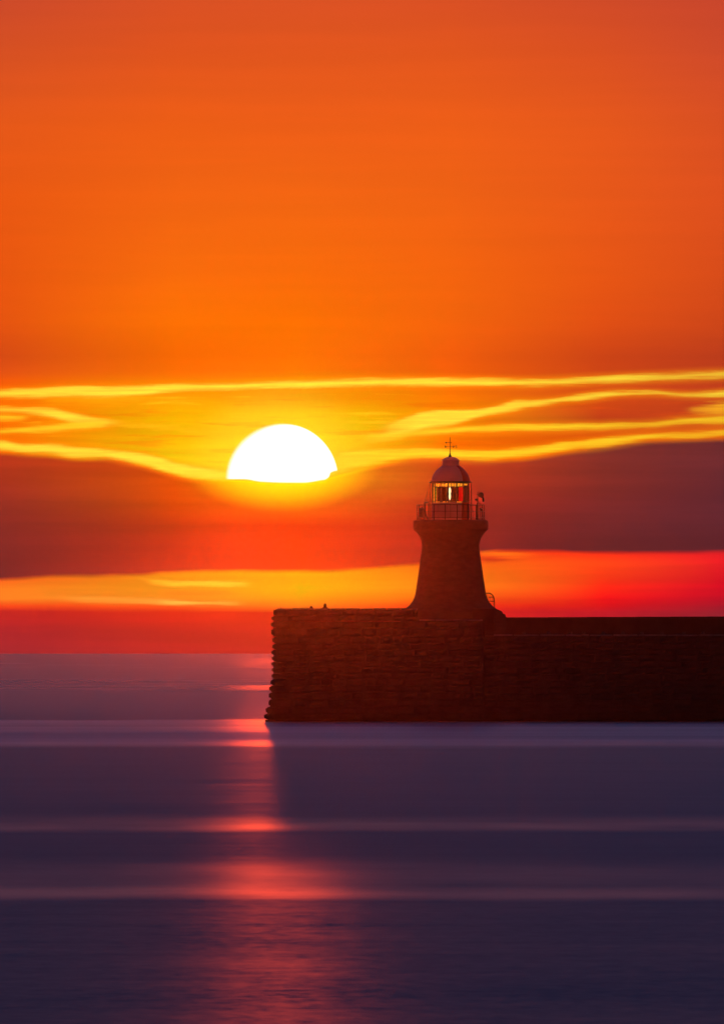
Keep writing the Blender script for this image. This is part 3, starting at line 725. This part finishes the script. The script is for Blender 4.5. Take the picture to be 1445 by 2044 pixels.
# caged ladder at the foot of the tower, right side
YL = LY
cxl, ry = lx(976), 11.0 * SCL
bm1 = NB(); bm2 = NB(); bm3 = NB()
arch = [(969.5,1185.2),(972,1184.2),(976,1184.0),(980,1185.6),(983.6,1188.8),(985.6,1193),(986.6,1198),(986.8,1204),(986.8,1214)]
for dy_ in (-.28, .28):
    path(bm1, [(lx(a_), YL + dy_, lz(b_)) for a_, b_ in arch], .045, 6)
for a_, b_ in arch[1:]: tube(bm1, (lx(a_), YL - .28, lz(b_)), (lx(a_), YL + .28, lz(b_)), .025, .025, 5)
bm4 = NB()
for bmh, y_, xa, xb in ((bm2, 1192.2, 975, 985.4), (bm4, 1200.3, 976, 986.6)):
    for dy_ in (-.28, .28): tube(bmh, (lx(xa), YL + dy_, lz(y_)), (lx(xb), YL + dy_, lz(y_)), .035, .035, 6)
    tube(bmh, (lx(xb), YL - .3, lz(y_)), (lx(xb), YL + .3, lz(y_)), .035, .035, 5)
for xa, y0_ in ((972.5, 1184.3), (975.2, 1184.0), (978.6, 1185), (981.5, 1187), (984.2, 1190)):
    tube(bm3, (lx(xa), YL - .28, lz(y0_)), (lx(xa), YL - .28, lz(1190 + (xa - 970) * 1.35)), .018, .018, 5)
thing_parts('caged_ladder', (cxl, YL, lz(1214)), 'small arched iron ladder cage at the right foot of the lighthouse tower', 'ladder',
            [('cage_arch', bm1, M['iron'], None), ('cage_hoop', bm2, M['iron'], None), ('cage_hoop', bm4, M['iron'], None), ('cage_bar', bm3, M['iron'], None)])

# ------------------------------------------------------------------ people behind the head parapet
def person(loc, lean, label, hood):
    me = bpy.data.meshes.new('person'); bm = NB()
    pts = {'pel': (0,0,.88,.15), 'wai': (lean*.2,0,1.05,.14), 'che': (lean*.5,0,1.28,.17), 'nec': (lean*.8,0,1.44,.07), 'hd0': (lean*.95,-.02,1.53,.09), 'hd1': (lean,-.03,1.62,.10), 'hd2': (lean,-.02,1.70,.07),
           'shl': (lean*.6-.2,0,1.37,.07), 'ell': (lean*.6-.28,-.08,1.10,.05), 'hal': (lean*.6-.24,-.34,1.04,.035),
           'shr': (lean*.6+.2,0,1.37,.07), 'elr': (lean*.6+.28,-.08,1.10,.05), 'har': (lean*.6+.2,-.34,1.04,.035),
           'hil': (-.1,0,.84,.11), 'knl': (-.12,-.04,.47,.07), 'anl': (-.13,.02,.09,.045), 'tol': (-.14,-.17,.04,.035),
           'hir': (.1,0,.84,.11), 'knr': (.12,-.02,.47,.07), 'anr': (.13,.04,.09,.045), 'tor': (.15,-.15,.04,.035)}
    ed = 'pel-wai wai-che che-nec nec-hd0 hd0-hd1 hd1-hd2 che-shl shl-ell ell-hal che-shr shr-elr elr-har pel-hil hil-knl knl-anl anl-tol pel-hir hir-knr knr-anr anr-tor'.split()
    ids = {}; names = list(pts)
    for n in names: ids[n] = bm.verts.new(pts[n][:3])
    for e_ in ed: a_, b_ = e_.split('-'); bm.edges.new((ids[a_], ids[b_]))
    bm.to_mesh(me); bm.free()
    o = bpy.data.objects.new('person', me); COL.objects.link(o); me.materials.append(M['coat'])
    md = o.modifiers.new('skin', 'SKIN')
    for i, n in enumerate(names): me.skin_vertices[0].data[i].radius = (pts[n][3], pts[n][3])
    me.skin_vertices[0].data[0].use_root = True
    sub = o.modifiers.new('sub', 'SUBSURF'); sub.levels = sub.render_levels = 2
    o.location = loc; tag(o, label, 'person')
    bm = NB()
    lathe(bm, [(.15, 1.44), (.145, 1.52), (.135, 1.62), (.11, 1.70), (.05, 1.755), (0, 1.765)], 16, cz=(lean * .97, .0, 0))
    h = link_mesh('hood', bm, M['coat'], o, 60)
    return o
zdeck = Z(1240)
person((PX(648, YF + 4), YF + 4, PZ(1206, YF + 4) - 1.70), .04, 'person in a dark hooded coat, taller of the two showing over the pier parapet', True)
person((PX(622, YF + 4.4), YF + 4.4, PZ(1211, YF + 4.4) - 1.70), -.03, 'hooded person barely showing over the pier parapet, left of the taller one', True)

# small tuft of plants at the corner of the parapet
bm = NB()
for k in range(60):
    a_ = rnd.uniform(0, 6.28); r_ = rnd.uniform(0, .25); p = Vector((X(560) + r_ * math.cos(a_), YF + .9 + r_ * math.sin(a_), Z(1215) - .02))
    q = p + Vector((rnd.uniform(-.1, .1), rnd.uniform(-.1, .1), rnd.uniform(.06, .16))); s_ = Vector((rnd.uniform(-.02,.02), rnd.uniform(-.02,.02), 0))
    v = [bm.verts.new(p - s_), bm.verts.new(p + s_), bm.verts.new(q)]; bm.faces.new(v)
tag(link_mesh('grass_tuft', bm, mat('grass', (.06, .07, .03), .8)), 'tiny tuft of grass growing on the left corner of the pier parapet', 'plant')

# ------------------------------------------------------------------ lamp light inside the lantern
pl = bpy.data.lights.new('lantern_light', 'POINT'); po = bpy.data.objects.new('lantern_light', pl); COL.objects.link(po)
pl.energy = 14; pl.color = (1, .55, .22); pl.shadow_soft_size = .15; po.location = (CX, LY, lz(986)); po.parent = None

# ------------------------------------------------------------------ haze
if HAZE:
    bm = NB(); HB = SEA_R + 200
    box(bm, -HB, HB, -HB, HB, -1.0, 25.0)
    hm = bpy.data.materials.new('haze_air'); hm.use_nodes = True; hm.node_tree.nodes.clear(); gg = G(hm.node_tree)
    pv = gg.new('ShaderNodeVolumePrincipled'); o_ = gg.new('ShaderNodeOutputMaterial'); gg.l.new(pv.outputs[0], o_.inputs['Volume'])
    pv.inputs['Color'].default_value = HAZE_C + (1,); pv.inputs['Density'].default_value = HAZE_D; pv.inputs['Anisotropy'].default_value = HAZE_G
    hm.cycles.homogeneous_volume = True
    tag(link_mesh('haze', bm, hm), kind='stuff')
